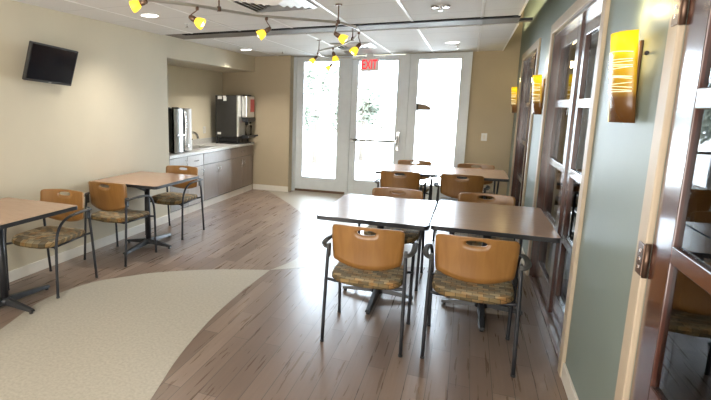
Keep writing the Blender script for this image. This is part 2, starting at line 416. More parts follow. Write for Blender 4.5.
# ------------------------------------------------------------------ mahogany glazed doors in the right wall
PZ = [(0.20, 0.603), (0.664, 1.086), (1.143, 1.570), (1.632, 2.055)]
def casing(b, y0, y1, h, w=0.085):
    b.box(RW-0.02, RW+0.002, y0-w, y0, 0, h+w, bev=0.005); b.box(RW-0.02, RW+0.002, y1, y1+w, 0, h+w, bev=0.005)
    b.box(RW-0.02, RW+0.002, y0, y1, h, h+w, bev=0.005)
def leaf(name, parent, x0, x1, y0, y1, z0, z1, stile, rows, gx):
    b = MB(); b.box(x0, x1, y0, y0+stile, z0, z1, bev=0.004); b.box(x0, x1, y1-stile, y1, z0, z1, bev=0.004)
    zs = [z0]+[v for r in rows for v in r]+[z1]
    for k in range(0, len(zs), 2): b.box(x0, x1, y0+stile, y1-stile, zs[k], zs[k+1], bev=0.004)
    o = b.build(name, MAHOG, parent)
    b = MB()
    for (a, c) in rows: b.box(gx-0.003, gx+0.003, y0+stile-0.004, y1-stile+0.004, a-0.004, c+0.004)
    b.build('glass_pane', DGLASS, o)
    return o
def sliding_pair(name, y0, y1, h):
    b = MB(); b.box(RW+0.003, RW+0.155, y0, y0+0.02, 0, h); b.box(RW+0.003, RW+0.155, y1-0.02, y1, 0, h); b.box(RW+0.003, RW+0.155, y0+0.02, y1-0.02, h-0.02, h)
    root = struct(b.build(name, MAHOG))
    b = MB(); casing(b, y0, y1, h); b.build('casing', CASING, root)
    ym = (y0+y1)/2
    leaf('door_leaf', root, RW+0.046, RW+0.086, ym+0.002, y1-0.02, 0.012, h-0.02, 0.115, PZ, RW+0.066)
    leaf('door_leaf', root, RW+0.060, RW+0.100, y0+0.02, ym-0.002, 0.012, h-0.02, 0.115, PZ, RW+0.080)
    b = MB(); b.box(RW+0.004, RW+0.022, y0+0.02, y1-0.02, 0, 0.014); b.build('floor_track', BRONZE, root)
    return root
sliding_pair('door_2', OPEN[1][0], OPEN[1][1], 2.20)
sliding_pair('door_3', OPEN[2][0], OPEN[2][1], 2.20)
b = MB(); y0, y1, h = OPEN[0]
b.box(RW+0.003, RW+0.145, y0, y0+0.015, 0, h); b.box(RW+0.003, RW+0.145, y1-0.012, y1, 0, h); b.box(RW+0.003, RW+0.145, y0, y1, h-0.012, h)
d4 = struct(b.build('door_4', CASING))
b = MB(); casing(b, y0, y1, h, 0.09); b.build('casing', CASING, d4)
leaf('door_leaf', d4, RW-0.004, RW+0.042, y0+0.018, y1-0.014, 0.012, h-0.014, 0.165, [(0.16, 0.605), (0.664, 1.086), (1.143, 1.570), (1.632, 1.985)], RW+0.012)
for z in (0.25, 1.04, 1.90):
    b = MB(); b.cyl((RW-0.012, y1-0.006), 0.009, z-0.062, z+0.062, m=BRONZE); b.box(RW-0.024, RW-0.004, y1-0.006, y1+0.055, z-0.058, z+0.058, m=BRONZE, bev=0.002)
    for k in (-0.03, 0, 0.03): b.box(RW-0.026, RW-0.023, y1+0.02, y1+0.032, z+k-0.006, z+k+0.006, m=CHROME)
    b.build('hinge', None, d4)

# ------------------------------------------------------------------ chairs
def back_panel():
    cx, cz = 0.0, 0.765
    out = []
    pts = [(0.232, 0.775), (0.226, 0.66), (0.219, 0.585), (0.205, 0.562)]
    # outline, anticlockwise seen from the front: right side down, sagging bottom, left side up, crowned top
    right = [(0.205, 0.800), (0.222, 0.795), (0.231, 0.778), (0.231, 0.70), (0.227, 0.63), (0.222, 0.578), (0.213, 0.562)]
    bottom = [(x, 0.520+0.042*(abs(x)/0.21)**2.2) for x in [0.19-0.02*k for k in range(20)]]
    left = [(-x, z) for x, z in right[::-1]]
    top = [(x, 0.806-0.006*(x/0.2)**2) for x in [-0.18+0.02*k for k in range(19)]]
    outer = right+bottom+left+top
    n = len(outer)
    def inner(x, z):
        a = math.atan2(z-cz, x-cx)
        # a smile-shaped grip: wide ellipse flattened on top
        hx, hz = 0.060*math.copysign(abs(math.cos(a))**0.7, math.cos(a)), 0.017*math.sin(a)
        return cx+hx, cz+hz+0.004
    ycurve = lambda x, z: -0.042*(1-(x/0.235)**2) - 0.02*max(0, (z-0.62))/0.2
    L = 7; th = 0.013
    bm = bmesh.new(); grids = []
    for side in (0, 1):
        g = []
        for l in range(L+1):
            t = l/L; row = []
            for (x, z) in outer:
                ix, iz = inner(x, z); px, pz = ix+(x-ix)*t, iz+(z-iz)*t
                row.append(bm.verts.new((px, -0.155+ycurve(px, pz)+(th if side else 0), pz)))
            g.append(row)
        grids.append(g)
        for l in range(L):
            for i in range(n):
                j = (i+1) % n; q = (g[l][i], g[l][j], g[l+1][j], g[l+1][i])
                f = bm.faces.new(q if side else q[::-1]); f.smooth = True
    for l in (0, L):
        for i in range(n):
            j = (i+1) % n; f = bm.faces.new((grids[0][l][i], grids[0][l][j], grids[1][l][j], grids[1][l][i])); f.material_index = 1
    bmesh.ops.recalc_face_normals(bm, faces=bm.faces[:])
    me = bpy.data.meshes.new('backrest'); bm.to_mesh(me); bm.free(); me.materials.append(PLY); me.materials.append(PLYEDGE)
    return me
def seat_mb():
    b = MB(); n = 40
    def plan(s, z, sag):
        r = []
        for k in range(n):
            a = 2*PI*k/n; ca, sa = math.cos(a), math.sin(a); p = 0.42
            x = 0.238*s*math.copysign(abs(ca)**p, ca); y = 0.235*s*math.copysign(abs(sa)**p, sa)
            if y < 0: y -= 0.022*(1-(x/0.24)**2)*s            # rear edge bows out
            dz = -sag*(1-(x/0.24)**2)
            if y > 0.1: dz -= 0.020*((y-0.1)/0.14)**2
            r.append((x, y+0.02, z+dz))
        return r
    b.loft([plan(0.80, 0.424, 0.016), plan(0.97, 0.427, 0.016), plan(1.0, 0.434, 0.016), plan(1.0, 0.448, 0.018), plan(0.975, 0.464, 0.014),
            plan(0.85, 0.470, 0.012), plan(0.6, 0.470, 0.010), plan(0.3, 0.468, 0.004), plan(0.05, 0.466, 0.0)])
    return b
def make_chair(label):
    t = thing('armchair', label, 'chair', group='wood-backed armchairs')
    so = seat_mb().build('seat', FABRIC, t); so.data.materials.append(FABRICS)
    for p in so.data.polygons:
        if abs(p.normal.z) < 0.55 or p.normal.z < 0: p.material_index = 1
    o = bpy.data.objects.new('backrest', back_panel()); C.objects.link(o); o.parent = t
    for s in (-1, 1):
        b = MB(); b.tube([(s*0.256, -0.250, 0.0), (s*0.255, -0.236, 0.15), (s*0.252, -0.213, 0.42), (s*0.249, -0.200, 0.56), (s*0.247, -0.192, 0.665)], 0.0115)
        lg = b.build('leg', GUN, t)
        b = MB(); b.cyl((s*0.256, -0.250), 0.0135, 0.0, 0.012); b.build('glide', BLACK, lg)
        b = MB(); b.tube(spline([(s*0.256, 0.250, 0.0), (s*0.258, 0.245, 0.25), (s*0.262, 0.232, 0.48), (s*0.268, 0.19, 0.585), (s*0.276, 0.12, 0.636), (s*0.283, 0.04, 0.652), (s*0.285, -0.06, 0.657)], 6), 0.0115)
        lg = b.build('leg', GUN, t)
        b = MB(); b.cyl((s*0.256, 0.250), 0.0135, 0.0, 0.012); b.build('glide', BLACK, lg)
        b = MB(); b.tube(spline([(s*0.280, 0.09, 0.648), (s*0.286, 0.0, 0.658), (s*0.289, -0.09, 0.661), (s*0.284, -0.155, 0.658), (s*0.266, -0.190, 0.650), (s*0.240, -0.192, 0.645)], 5),
                         [0.009]+[0.0125]*24+[0.0115], flat=(0.8, 1.5), seg=12)
        b.build('armrest', ARMP, t)
        b = MB(); b.box(min(s*0.236, s*0.256), max(s*0.236, s*0.256), -0.205, -0.160, 0.575, 0.668, bev=0.005); b.build('back_bracket', ARMP, t)
    b = MB()
    b.tube([(-0.253, -0.205, 0.43), (-0.20, -0.18, 0.414), (0.20, -0.18, 0.414), (0.253, -0.205, 0.43)], 0.010)
    b.tube([(-0.26, 0.236, 0.40), (-0.20, 0.19, 0.405), (0.20, 0.19, 0.405), (0.26, 0.236, 0.40)], 0.010)
    for s in (-1, 1): b.tube([(s*0.20, -0.18, 0.412), (s*0.20, 0.19, 0.404)], 0.010)
    b.build('seat_frame', GUN, t)
    return t
CH = [
 ((-0.553, 3.20), 0.015, 'checked-seat armchair with its back to the viewer at the near left table'),
 ((0.094, 3.24), -0.005, 'checked-seat armchair with its back to the viewer at the near right table'),
 ((-0.570, 4.40), PI, 'wood-backed armchair facing the viewer across the near left table'),
 ((0.188, 4.47), PI, 'wood-backed armchair facing the viewer across the near right table'),
 ((-0.715, 6.05), 0.0, 'wood-backed armchair with its back to the viewer at the far left table'),
 ((-0.030, 6.10), 0.0, 'wood-backed armchair with its back to the viewer at the far right table'),
 ((-0.680, 6.98), PI, 'wood-backed armchair facing the viewer behind the far left table, in front of the glazing'),
 ((0.125, 6.90), PI, 'wood-backed armchair facing the viewer behind the far right table, before the tan wall'),
 ((-3.252, 2.99), PI+0.09, 'wood-backed armchair pushed under the leftmost table below the television'),
 ((-3.235, 3.865), 0.0, 'wood-backed armchair at the near side of the wall table next to the counter'),
 ((-3.245, 4.90), PI, 'wood-backed armchair at the far side of the wall table, in front of the cabinets'),
]
c0 = make_chair(CH[0][2]); c0.location = (*CH[0][0], 0.0015); c0.rotation_euler = (0, 0, CH[0][1])
for (p, r, l) in CH[1:]: dup(c0, (p[0], p[1], 0.0015), r, l)

# ------------------------------------------------------------------ tables
def make_table(label, x0, x1, y0, y1, hub):
    hx, hy = hub
    t = thing('cafe_table', label, 'table', (hx, hy, 0.0015), group='laminate pedestal tables')
    cx, cy, w, d = (x0+x1)/2-hx, (y0+y1)/2-hy, x1-x0, y1-y0
    b = MB(); b.prism(rrect(w-0.006, d-0.006, 0.03, 6, cx, cy), 0.740, 0.762); top = b.build('tabletop', LAMTOP, t)
    b = MB(); b.prism(rrect(w, d, 0.033, 6, cx, cy), 0.731, 0.7605); b.build('edge_band', BLACK, top)
    b = MB(); b.cyl((0, 0), 0.029, 0.05, 0.715, seg=20); b.build('pole', BLACK, t)
    b = MB(); b.box(-0.03, 0.03, -0.30, 0.30, 0.713, 0.731, bev=0.003); b.box(-0.27, 0.27, -0.03, 0.03, 0.713, 0.731, bev=0.003)
    b.tube([(0, 0, 0.62), (0, 0.26, 0.722)], 0.012); b.tube([(0, 0, 0.62), (0, -0.26, 0.722)], 0.012)
    b.build('top_bracket', BLACK, t)
    b = MB(); b.cyl((0, 0), 0.055, 0.035, 0.085, r1=0.036); b.build('hub', BLACK, t)
    for (dx, dy, L) in ((1, 0, 0.29), (-1, 0, 0.29), (0, 1, 0.42), (0, -1, 0.42)):
        R = Matrix.Rotation(math.atan2(dy, dx), 4, 'Z')
        b = MB()
        sec = lambda u, hw, z0, z1: [R @ Vector((u, -hw, z0)), R @ Vector((u, hw, z0)), R @ Vector((u, hw*0.6, z1)), R @ Vector((u, -hw*0.6, z1))]
        b.loft([sec(0.02, 0.028, 0.035, 0.085), sec(L*0.7, 0.024, 0.024, 0.052), sec(L, 0.021, 0.018, 0.036)], smooth=False)
        f = b.build('foot', BLACK, t)
        b = MB(); p = R @ Vector((L-0.02, 0, 0)); b.cyl((p.x, p.y), 0.014, 0.0, 0.02); b.build('glide', BLACK, f)
    return t
make_table('near left laminate table with black edge and pedestal, reflecting the glazing', -1.000, -0.206, 3.37, 4.345, (-0.606, 3.91))
make_table('near right laminate table with black edge, pushed close to the mahogany doors', -0.192, 0.585, 3.41, 4.42, (0.190, 3.95))
make_table('far left laminate table standing before the glazed door', -1.04, -0.305, 6.05, 6.93, (-0.66, 6.49))
make_table('far right laminate table standing beside the far mahogany doors', -0.285, 0.465, 6.05, 6.93, (0.10, 6.49))
make_table('tan laminate table at the left picture edge, against the beige wall', -3.615, -2.815, 1.97, 2.885, (-3.20, 2.46))
make_table('tan laminate table against the beige wall just before the counter alcove', -3.615, -2.790, 3.88, 4.74, (-3.20, 4.29))

# ------------------------------------------------------------------ counter alcove
FX = -3.665
def pull(parent, y, z, vert=True, L=0.09):
    b = MB()
    if vert: b.tube([(FX+0.018, y, z-L/2), (FX+0.045, y, z-L/2+0.005), (FX+0.045, y, z+L/2-0.005), (FX+0.018, y, z+L/2)], 0.0055, seg=8)
    else: b.tube([(FX+0.018, y-L/2, z), (FX+0.045, y-L/2+0.005, z), (FX+0.045, y+L/2-0.005, z), (FX+0.018, y+L/2, z)], 0.0055, seg=8)
    b.build('handle', CHROME, parent)
def cabinet(label, y0, y1, doors, drawer, mt=CAB, false_front=False):
    root = thing('base_cabinet', label, 'cabinet', (0, 0, 0), group='base cabinets under the counter')
    b = MB(); b.box(ALC+0.003, FX, y0+0.003, y1-0.003, 0.10, 0.838); b.build('carcass', DKGREY, root)
    b = MB(); b.box(ALC+0.003, FX+0.010, y0+0.003, y1-0.003, 0.0, 0.10); b.build('toe_kick', BASEW, root)
    g = 0.004; dz = 0.655 if drawer else 0.832
    if drawer:
        b = MB(); b.box(FX, FX+0.019, y0+g, y1-g, 0.664, 0.832, bev=0.002); o = b.build('drawer', mt, root)
        if not false_front: pull(o, (y0+y1)/2, 0.75, False)
    n = doors; w = (y1-y0)/n
    for k in range(n):
        b = MB(); b.box(FX, FX+0.019, y0+k*w+g/2+0.002, y0+(k+1)*w-g/2-0.002, 0.112, dz, bev=0.002); o = b.build('door', mt, root)
        yy = y0+w-0.05 if k == 0 and n == 2 else (y0+w+0.05 if n == 2 else y0+(k+1)*w-0.06)
        pull(o, yy, dz-0.10, True, 0.10)
    return root
CABL = wood('grey_laminate', (0.30, 0.28, 0.26), (0.36, 0.34, 0.31), (14, 14, 1), 0.35, 0.2, 0.25, 4)
CABW = wood('pale_laminate', (0.42, 0.38, 0.34), (0.48, 0.43, 0.39), (14, 14, 1), 0.35, 0.2, 0.25, 4)
cabinet('grey base cabinet nearest the beige wall corner, under the white dispenser', 5.395, 5.85, 1, False, CABL)
cabinet('narrow pale base cabinet with one drawer and one door, behind a chair back', 5.85, 6.30, 1, True, CABW)
cabinet('brown base cabinet with plain false drawer front and two doors, under the sink', 6.30, 7.21, 2, True, CAB, True)
cabinet('brown base cabinet with drawer and two doors at the end wall', 7.21, 8.10, 2, True)
# countertop with a real sink cut-out
SY0, SY1, SX0, SX1 = 6.45, 6.98, -4.14, -3.80
ct = MB()
b = ct; b.box(ALC+0.002, FX+0.03, ALY+0.01, SY0, 0.84, 0.88, bev=0.004); b.box(ALC+0.002, FX+0.03, SY1, BWL-0.002, 0.84, 0.88, bev=0.004)
b.box(ALC+0.002, SX0, SY0, SY1, 0.84, 0.88); b.box(SX1, FX+0.03, SY0, SY1, 0.84, 0.88)
cto = tag(b.build('countertop', COUNTER), 'pale grey countertop running the length of the alcove on the base cabinets', 'countertop')
b = MB(); b.box(ALC+0.002, ALC+0.02, ALY+0.01, BWL-0.002, 0.88, 0.975, bev=0.003); tag(b.build('backsplash', COUNTER), 'low pale grey backsplash strip along the alcove wall behind the sink', 'backsplash')
s = thing('sink', 'steel sink set into the countertop with a curved chrome tap', 'sink', (0, 0, 0))
b = MB(); b.box(SX0-0.02, SX0+0.004, SY0-0.02, SY1+0.02, 0.878, 0.886); b.box(SX1-0.004, SX1+0.02, SY0-0.02, SY1+0.02, 0.878, 0.886)
b.box(SX0, SX1, SY0-0.02, SY0+0.004, 0.878, 0.886); b.box(SX0, SX1, SY1-0.004, SY1+0.02, 0.878, 0.886)
b.build('rim', STEEL, s)
b = MB(); b.box(SX0+0.004, SX0+0.008, SY0+0.004, SY1-0.004, 0.841, 0.88); b.box(SX1-0.008, SX1-0.004, SY0+0.004, SY1-0.004, 0.841, 0.88)
b.box(SX0+0.004, SX1-0.004, SY0+0.004, SY0+0.008, 0.841, 0.88); b.box(SX0+0.004, SX1-0.004, SY1-0.008, SY1-0.004, 0.841, 0.88); b.box(SX0+0.004, SX1-0.004, SY0+0.004, SY1-0.004, 0.8395, 0.842)
b.build('basin', STEEL, s)
f = MB(); f.tube(spline([(-4.19, 6.72, 0.88), (-4.19, 6.72, 1.02), (-4.17, 6.72, 1.09), (-4.10, 6.72, 1.12), (-4.02, 6.72, 1.09), (-3.99, 6.72, 1.02)], 6), 0.019, seg=12)
f.cyl((-4.19, 6.72), 0.032, 0.88, 0.91); f.tube([(-4.19, 6.745, 0.97), (-4.16, 6.83, 1.0)], 0.010)
f.build('tap', CHROME, s)

# white and black ice / water dispenser
m1 = thing('water_dispenser', 'tall white-fronted drink dispenser with black side on the counter by the wall corner', 'dispenser', (0, 0, 0.88))
b = MB(); b.box(-4.20, -3.76, 5.70, 6.12, 0.012, 0.625, bev=0.006); b.build('body', DKGREY, m1)
for y0, y1, nm in ((5.70, 5.925, 'front_panel'), (5.965, 6.15, 'side_panel')):
    b = MB(); n = 10; pts = []
    for k in range(n+1):
        u = k/n; pts.append((-3.762+0.035*math.sin(PI*u)**0.6, y0+(y1-y0)*u))
    pts += [(-3.80, y1), (-3.80, y0)]
    b.prism(pts, 0.015, 0.62); b.build(nm, WHITEP if nm == 'side_panel' else STEEL, m1)
b = MB(); b.tube(spline([(-3.745, 5.945, 0.03), (-3.735, 5.94, 0.2), (-3.735, 5.955, 0.42), (-3.745, 5.945, 0.60)], 6), 0.016, seg=10); b.build('edge_trim', CHROME, m1)
b = MB(); b.box(-3.765, -3.715, 5.72, 5.90, 0.245, 0.262, bev=0.003); b.build('spout_ledge', CHROME, m1)
b = MB(); b.box(-3.765, -3.722, 5.99, 6.02, 0.07, 0.11, bev=0.004); b.build('label_plate', CHROME, m1)
b = MB()
for y in (5.80, 6.02): b.cyl((-3.95, y), 0.05, 0.625, 0.64)
for x, y in ((-4.1, 5.76), (-3.82, 5.76), (-4.1, 6.06), (-3.82, 6.06)): b.cyl((x, y), 0.016, 0.0, 0.013)
b.build('cap', BLACK, m1)

# big coffee machine
m2 = thing('coffee_machine', 'big black-sided coffee machine with steel front at the end of the counter', 'coffee machine', (0, 0, 0.88))
b = MB(); b.box(-4.14, -3.72, 7.58, 8.06, 0.135, 0.845, bev=0.005); b.build('cabinet_body', DKGREY, m2)
b = MB(); b.box(-3.72, -3.69, 7.575, 8.06, 0.135, 0.845, bev=0.003); b.build('steel_front', STEEL, m2)
b = MB(); b.box(-3.69, -3.58, 7.70, 8.03, 0.46, 0.83, bev=0.02); hp = b.build('hopper', STEEL, m2)
b = MB(); b.box(-3.58, -3.575, 7.84, 8.0, 0.56, 0.78); b.build('red_label', REDL, hp)
for y in (7.78, 7.94):
    b = MB(); b.cyl((-3.66, y), 0.05, 0.83, 0.856); b.build('hopper_lid', BLACK, hp)
b = MB(); b.box(-3.69, -3.57, 7.72, 8.04, 0.385, 0.46, bev=0.012); b.cyl((-3.63, 7.80), 0.03, 0.33, 0.385); b.cyl((-3.63, 7.95), 0.022, 0.35, 0.385); b.build('nozzle_block', BLACK, m2)
b = MB(); b.box(-3.69, -3.56, 7.70, 8.04, 0.10, 0.15, bev=0.008); b.tube([(-3.57, 8.0, 0.135), (-3.53, 8.06, 0.135)], 0.014); b.build('drip_tray', BLACK, m2)
b = MB(); b.cyl((-3.63, 7.87), 0.058, 0.15, 0.325, r1=0.066); b.build('clear_jug', CLEARP, m2)
b = MB()
for x in (-4.12, -3.72):
    for y in (7.60, 7.82, 8.04): b.box(x-0.012, x+0.012, y-0.012, y+0.012, 0.0, 0.14)
b.box(-4.14, -3.70, 7.585, 8.06, 0.118, 0.136); b.box(-4.14, -3.66, 7.585, 8.06, 0.0, 0.018); b.box(-4.13, -3.72, 7.70, 8.04, 0.02, 0.10)
b.build('stand', BLACK, m2)
b = MB()
for x0, x1, z0, z1 in ((-4.09, -4.01, 0.78, 0.835), (-3.98, -3.92, 0.75, 0.815), (-3.99, -3.93, 0.815, 0.84), (-4.10, -4.03, 0.165, 0.205)): b.box(x0, x1, 7.576, 7.582, z0, z1)
b.build('sticker', WHITEP, m2)

# ------------------------------------------------------------------ television
tv = thing('television', 'black flat television tilted forward on the beige wall', 'television', (LW+0.13, 3.365, 1.905))
tv.rotation_euler = (0, 0, 0)
TM = Matrix.Rotation(math.radians(90), 4, 'Z') @ Matrix.Rotation(math.radians(17), 4, 'X') @ Matrix.Rotation(math.radians(3.4), 4, 'Y')
W2, H2 = 0.272, 0.168
b = MB(); b.box(-W2, W2, -0.012, 0.022, -H2, H2, bev=0.006, T=TM); b.build('bezel', DKGREY, tv)
b = MB(); b.box(-W2+0.014, W2-0.014, -0.0145, -0.0115, -H2+0.022, H2-0.014, T=TM); b.build('screen', TVG, tv)
b = MB(); b.box(-0.014, 0.022, -0.0145, -0.0118, -H2+0.005, -H2+0.014, T=TM); b.build('badge', CHROME, tv)
b = MB(); b.box(-0.13, 0.13, -0.002, 0.001, -0.09, 0.09, T=Matrix.Translation((-0.128, 0, 0)) @ Matrix.Rotation(PI/2, 4, 'Z')); b.tube([(-0.128, 0, 0), (-0.02, 0, 0)], 0.02); b.build('wall_mount', BLACK, tv)

# ------------------------------------------------------------------ sconces
def sconce_mesh(t):
    z1 = 0.362; W_, D_ = 0.102, 0.066; n = 22
    def P(u, z, off=0.0):
        a = PI*u; return (-(0.012+0.028*z/z1+(D_+off)*math.sin(a)**0.9), -W_*math.cos(a)*(1+off*4), z)
    b = MB(); b.loft([[P(k/n, z) for k in range(n+1)] + [(lambda q: (q[0]+0.004 if 0 < k < n else q[0], q[1]*0.97, q[2]))(P(k/n, z)) for k in range(n, -1, -1)] for z in (0, z1*0.25, z1*0.5, z1*0.75, z1)], smooth=True)
    sh = b.build('lamp_shade', SHADE, t)
    rnd = random.Random(3); b = MB()
    for k in range(13):
        zc = 0.125+0.0118*k+rnd.uniform(-.004, .004); za, zb, zz = [rnd.uniform(-.013, .013) for _ in range(3)]
        pts = [P(u, zc+za*(1-u)+zb*u+zz*math.sin(PI*u), 0.0015) for u in [0.06+0.88*i/14 for i in range(15)]]
        b.tube(pts, 0.0016, seg=5)
    b.tube([P(0.5, 0.0, 0.0015), P(0.5, 0.095, 0.0015)], 0.0014, seg=5)
    b.build('thread_pattern', SHLINE, sh)
    b = MB(); b.box(-0.012, 0.0, -0.03, 0.075, 0.05, 0.33, bev=0.003); b.build('back_plate', BRONZE, t)
    b = MB(); b.tube([(-0.006, -0.075, 0.27), (-0.012, -0.125, 0.27)], 0.004, seg=8); b.lathe((-0.012, -0.122, 0.27), (-0.012, -0.135, 0.27), [(0, 0.004), (0.3, 0.009), (1, 0.006)]); b.build('knob', BLACK, t)
    b = MB(); b.lathe((-0.05, 0, 0.20), (-0.05, 0, 0.32), [(0, 0.014), (0.3, 0.022), (0.7, 0.024), (0.95, 0.01), (1, 0.001)]); b.build('bulb', BULB, t)
s0 = thing('wall_sconce', 'amber glass wall sconce, nearest and largest, between the hinged door and the middle doors', 'sconce', (RW, 2.475, 1.512), group='amber sconces on the right wall')
sconce_mesh(s0)
dup(s0, (RW, 5.28, 1.505), 0, 'amber glass wall sconce between the middle and far mahogany doors')
dup(s0, (RW, 7.86, 1.49), 0, 'amber glass wall sconce farthest away, by the back corner')
def lamp(name, kind, loc, power, col=(1, 1, 1), **kw):
    l = bpy.data.lights.new(name, kind); l.energy = power; l.color = col
    for k, v in kw.items(): setattr(l, k, v)
    o = bpy.data.objects.new(name, l); C.objects.link(o); o.location = loc
    return o
for y, z in ((2.475, 1.96), (5.28, 1.96), (7.86, 1.95)):
    lamp('sconce_light', 'POINT', (RW-0.07, y, z), 1.1, (1.0, 0.80, 0.42), shadow_soft_size=0.03)

# ------------------------------------------------------------------ ceiling fittings
def downlight(x, y, label, pw=55):
    t = thing('downlight', label, 'ceiling light', (x, y, CZ-0.001), group='round recessed ceiling lights')
    b = MB(); b.lathe((0, 0, 0), (0, 0, -0.006), [(0, 0.10), (1, 0.095)], seg=28); b.build('trim_ring', WHITEP, t)
    b = MB(); b.lathe((0, 0, -0.005), (0, 0, -0.008), [(0, 0.083), (1, 0.080)], seg=28); b.build('lens', CANL, t)
    l = lamp('downlight_lamp', 'SPOT', (x, y, CZ-0.02), pw, (1, 0.93, 0.82), shadow_soft_size=0.07); l.data.spot_size = math.radians(130); l.data.spot_blend = 0.8
downlight(-2.94, 4.07, 'round recessed ceiling light above the beige wall, upper left')
downlight(-3.30, 7.05, 'round recessed ceiling light near the alcove soffit on the far ceiling', 95)
downlight(-0.285, 7.12, 'round recessed ceiling light above the far tables')
def sprinkler(x, y, label, big=False):
    t = thing('sprinkler', label, 'ceiling sprinkler', (x, y, CZ), group='fire sprinklers in the ceiling')
    b = MB(); b.lathe((0, 0, 0.0), (0, 0, -0.008), [(0, 0.035), (1, 0.028)]); b.build('escutcheon', WHITEP, t)
    b = MB(); b.cyl((0, 0), 0.008, -0.04, -0.004); b.cyl((0, 0), 0.018, -0.044, -0.040)
    if big:
        for s in (-1, 1): b.lathe((s*0.045, 0, -0.004), (s*0.045, 0, -0.02), [(0, 0.035), (1, 0.025)])
    b.build('head', CHROME, t)
sprinkler(-2.86, 4.62, 'tiny ceiling sprinkler beside the upper left ceiling light')
sprinkler(-2.82, 7.40, 'tiny ceiling sprinkler on the far ceiling over the counter')
sprinkler(-0.235, 7.55, 'tiny ceiling sprinkler just behind the light over the far tables')
sprinkler(-0.30, 4.56, 'white twin-lobed ceiling sprinkler at the top centre right of the picture', True)
def diffuser(label, x, y, half, n):
    v = thing('air_diffuser', label, 'air vent', (x, y, CZ-0.002))
    b = MB(); b.box(-half, half, -half, half, -0.003, 0.0); b.build('back_plate', DKGREY, v)
    b = MB(); st = half/n
    for k in range(n):
        r0 = half-st*k; ra = r0-st*0.62; zt, zb = -0.003, -0.022-0.002*k
        if k == n-1: b.box(-r0*0.7, r0*0.7, -r0*0.7, r0*0.7, -0.02, -0.012); continue
        sq = lambda r, z: [(-r, -r, z), (r, -r, z), (r, r, z), (-r, r, z)]
        b.loft([sq(r0, zt-0.004), sq(ra, zb), sq(ra-0.006, zb), sq(r0-0.006, zt)], smooth=False, cap0=False, cap1=False)
    b.build('louvre', TEE, v)
diffuser('white square air diffuser with louvre blades at the top edge of the near ceiling', -1.59, 3.945, 0.295, 6)
diffuser('white square air diffuser on the far ceiling above the exit sign', -1.60, 7.05, 0.28, 5)
v = thing('smoke_detector', 'round grey detector on the far ceiling near the exit sign', 'detector', (-1.84, 7.80, CZ-0.001))
b = MB(); b.lathe((0, 0, 0), (0, 0, -0.04), [(0, 0.085), (0.3, 0.085), (0.8, 0.06), (1, 0.04)], seg=24); b.build('housing', mat('grey_detector', (0.33, 0.33, 0.33), 0.5), v)

# monorail track and its spot heads
RZ = 2.27
rail = thing('track_rail', 'thin curving metal light rail hung under the ceiling', 'light track', (0, 0, 0))
RP = [(-2.75, 1.9), (-2.4, 2.45), (-2.144, 2.80), (-1.99, 3.0), (-1.86, 3.19), (-1.79, 3.345), (-1.69, 3.55), (-1.567, 3.734), (-1.333, 3.96), (-1.108, 4.202), (-1.035, 4.44), (-1.032, 4.738), (-1.22, 5.30), (-1.573, 5.912), (-1.77, 6.12), (-1.932, 6.387), (-2.02, 6.9), (-1.90, 7.18), (-1.70, 7.30)]
b = MB(); b.tube(spline([(x, y, RZ) for x, y in RP], 6), 0.0075, seg=8, flat=(1.5, 0.8)); b.build('rail', mat('satin_nickel_rail', (0.55, 0.53, 0.50), 0.3, metal=0.9), rail)
for (x, y) in ((-1.79, 3.345), (-1.10, 4.21), (-1.22, 5.30), (-1.90, 6.33)):
    b = MB(); b.cyl((x, y), 0.006, RZ, CZ); b.cyl((x, y), 0.016, RZ-0.014, RZ+0.02); b.cyl((x, y), 0.03, CZ-0.012, CZ); b.build('standoff', BRONZE, rail)
fx_ = lambda px, py, Y: None
def solve(px, py, Y):
    """world point on the plane y=Y seen at that spot of the photograph"""
    d = r2*((px-355.5-DX)/F_PX) + d2*((py-CYP)/F_PX) + fwd
    k = Y/d.y; return Vector((d.x*k, Y, CAM_H+d.z*k))
HEADS = [((137, 5), (-2.09, 2.85), (0.7, 0.3), 'yellow glass spot lamp nearest the viewer on the rail, upper left'),
 ((198.5, 22), (-1.875, 3.17), (-0.8, 0.5), 'yellow glass spot lamp second along the rail, pointing right'),
 ((262.5, 33.5), (-1.567, 3.734), (0.75, 0.5), 'yellow glass spot lamp by itself before the dark ceiling slot, pointing left'),
 ((342, 38), (-1.108, 4.202), (-0.9, 0.6), 'yellow glass spot lamp on the bend of the rail, in front of the dark slot'),
 ((355, 50), (-1.032, 4.738), (0.6, 0.8), 'yellow glass spot lamp just left of the exit sign'),
 ((335, 58), (-1.60, 5.93), (-0.3, 1.0), 'yellow glass spot lamp in the middle of the far cluster'),
 ((313, 60.5), (-1.932, 6.387), (0.7, 0.7), 'yellow glass spot lamp leftmost in the far cluster'),
 ((328.5, 67.5), (-1.93, 7.14), (0.7, 0.7), 'yellow glass spot lamp hanging lowest before the left glass panel')]
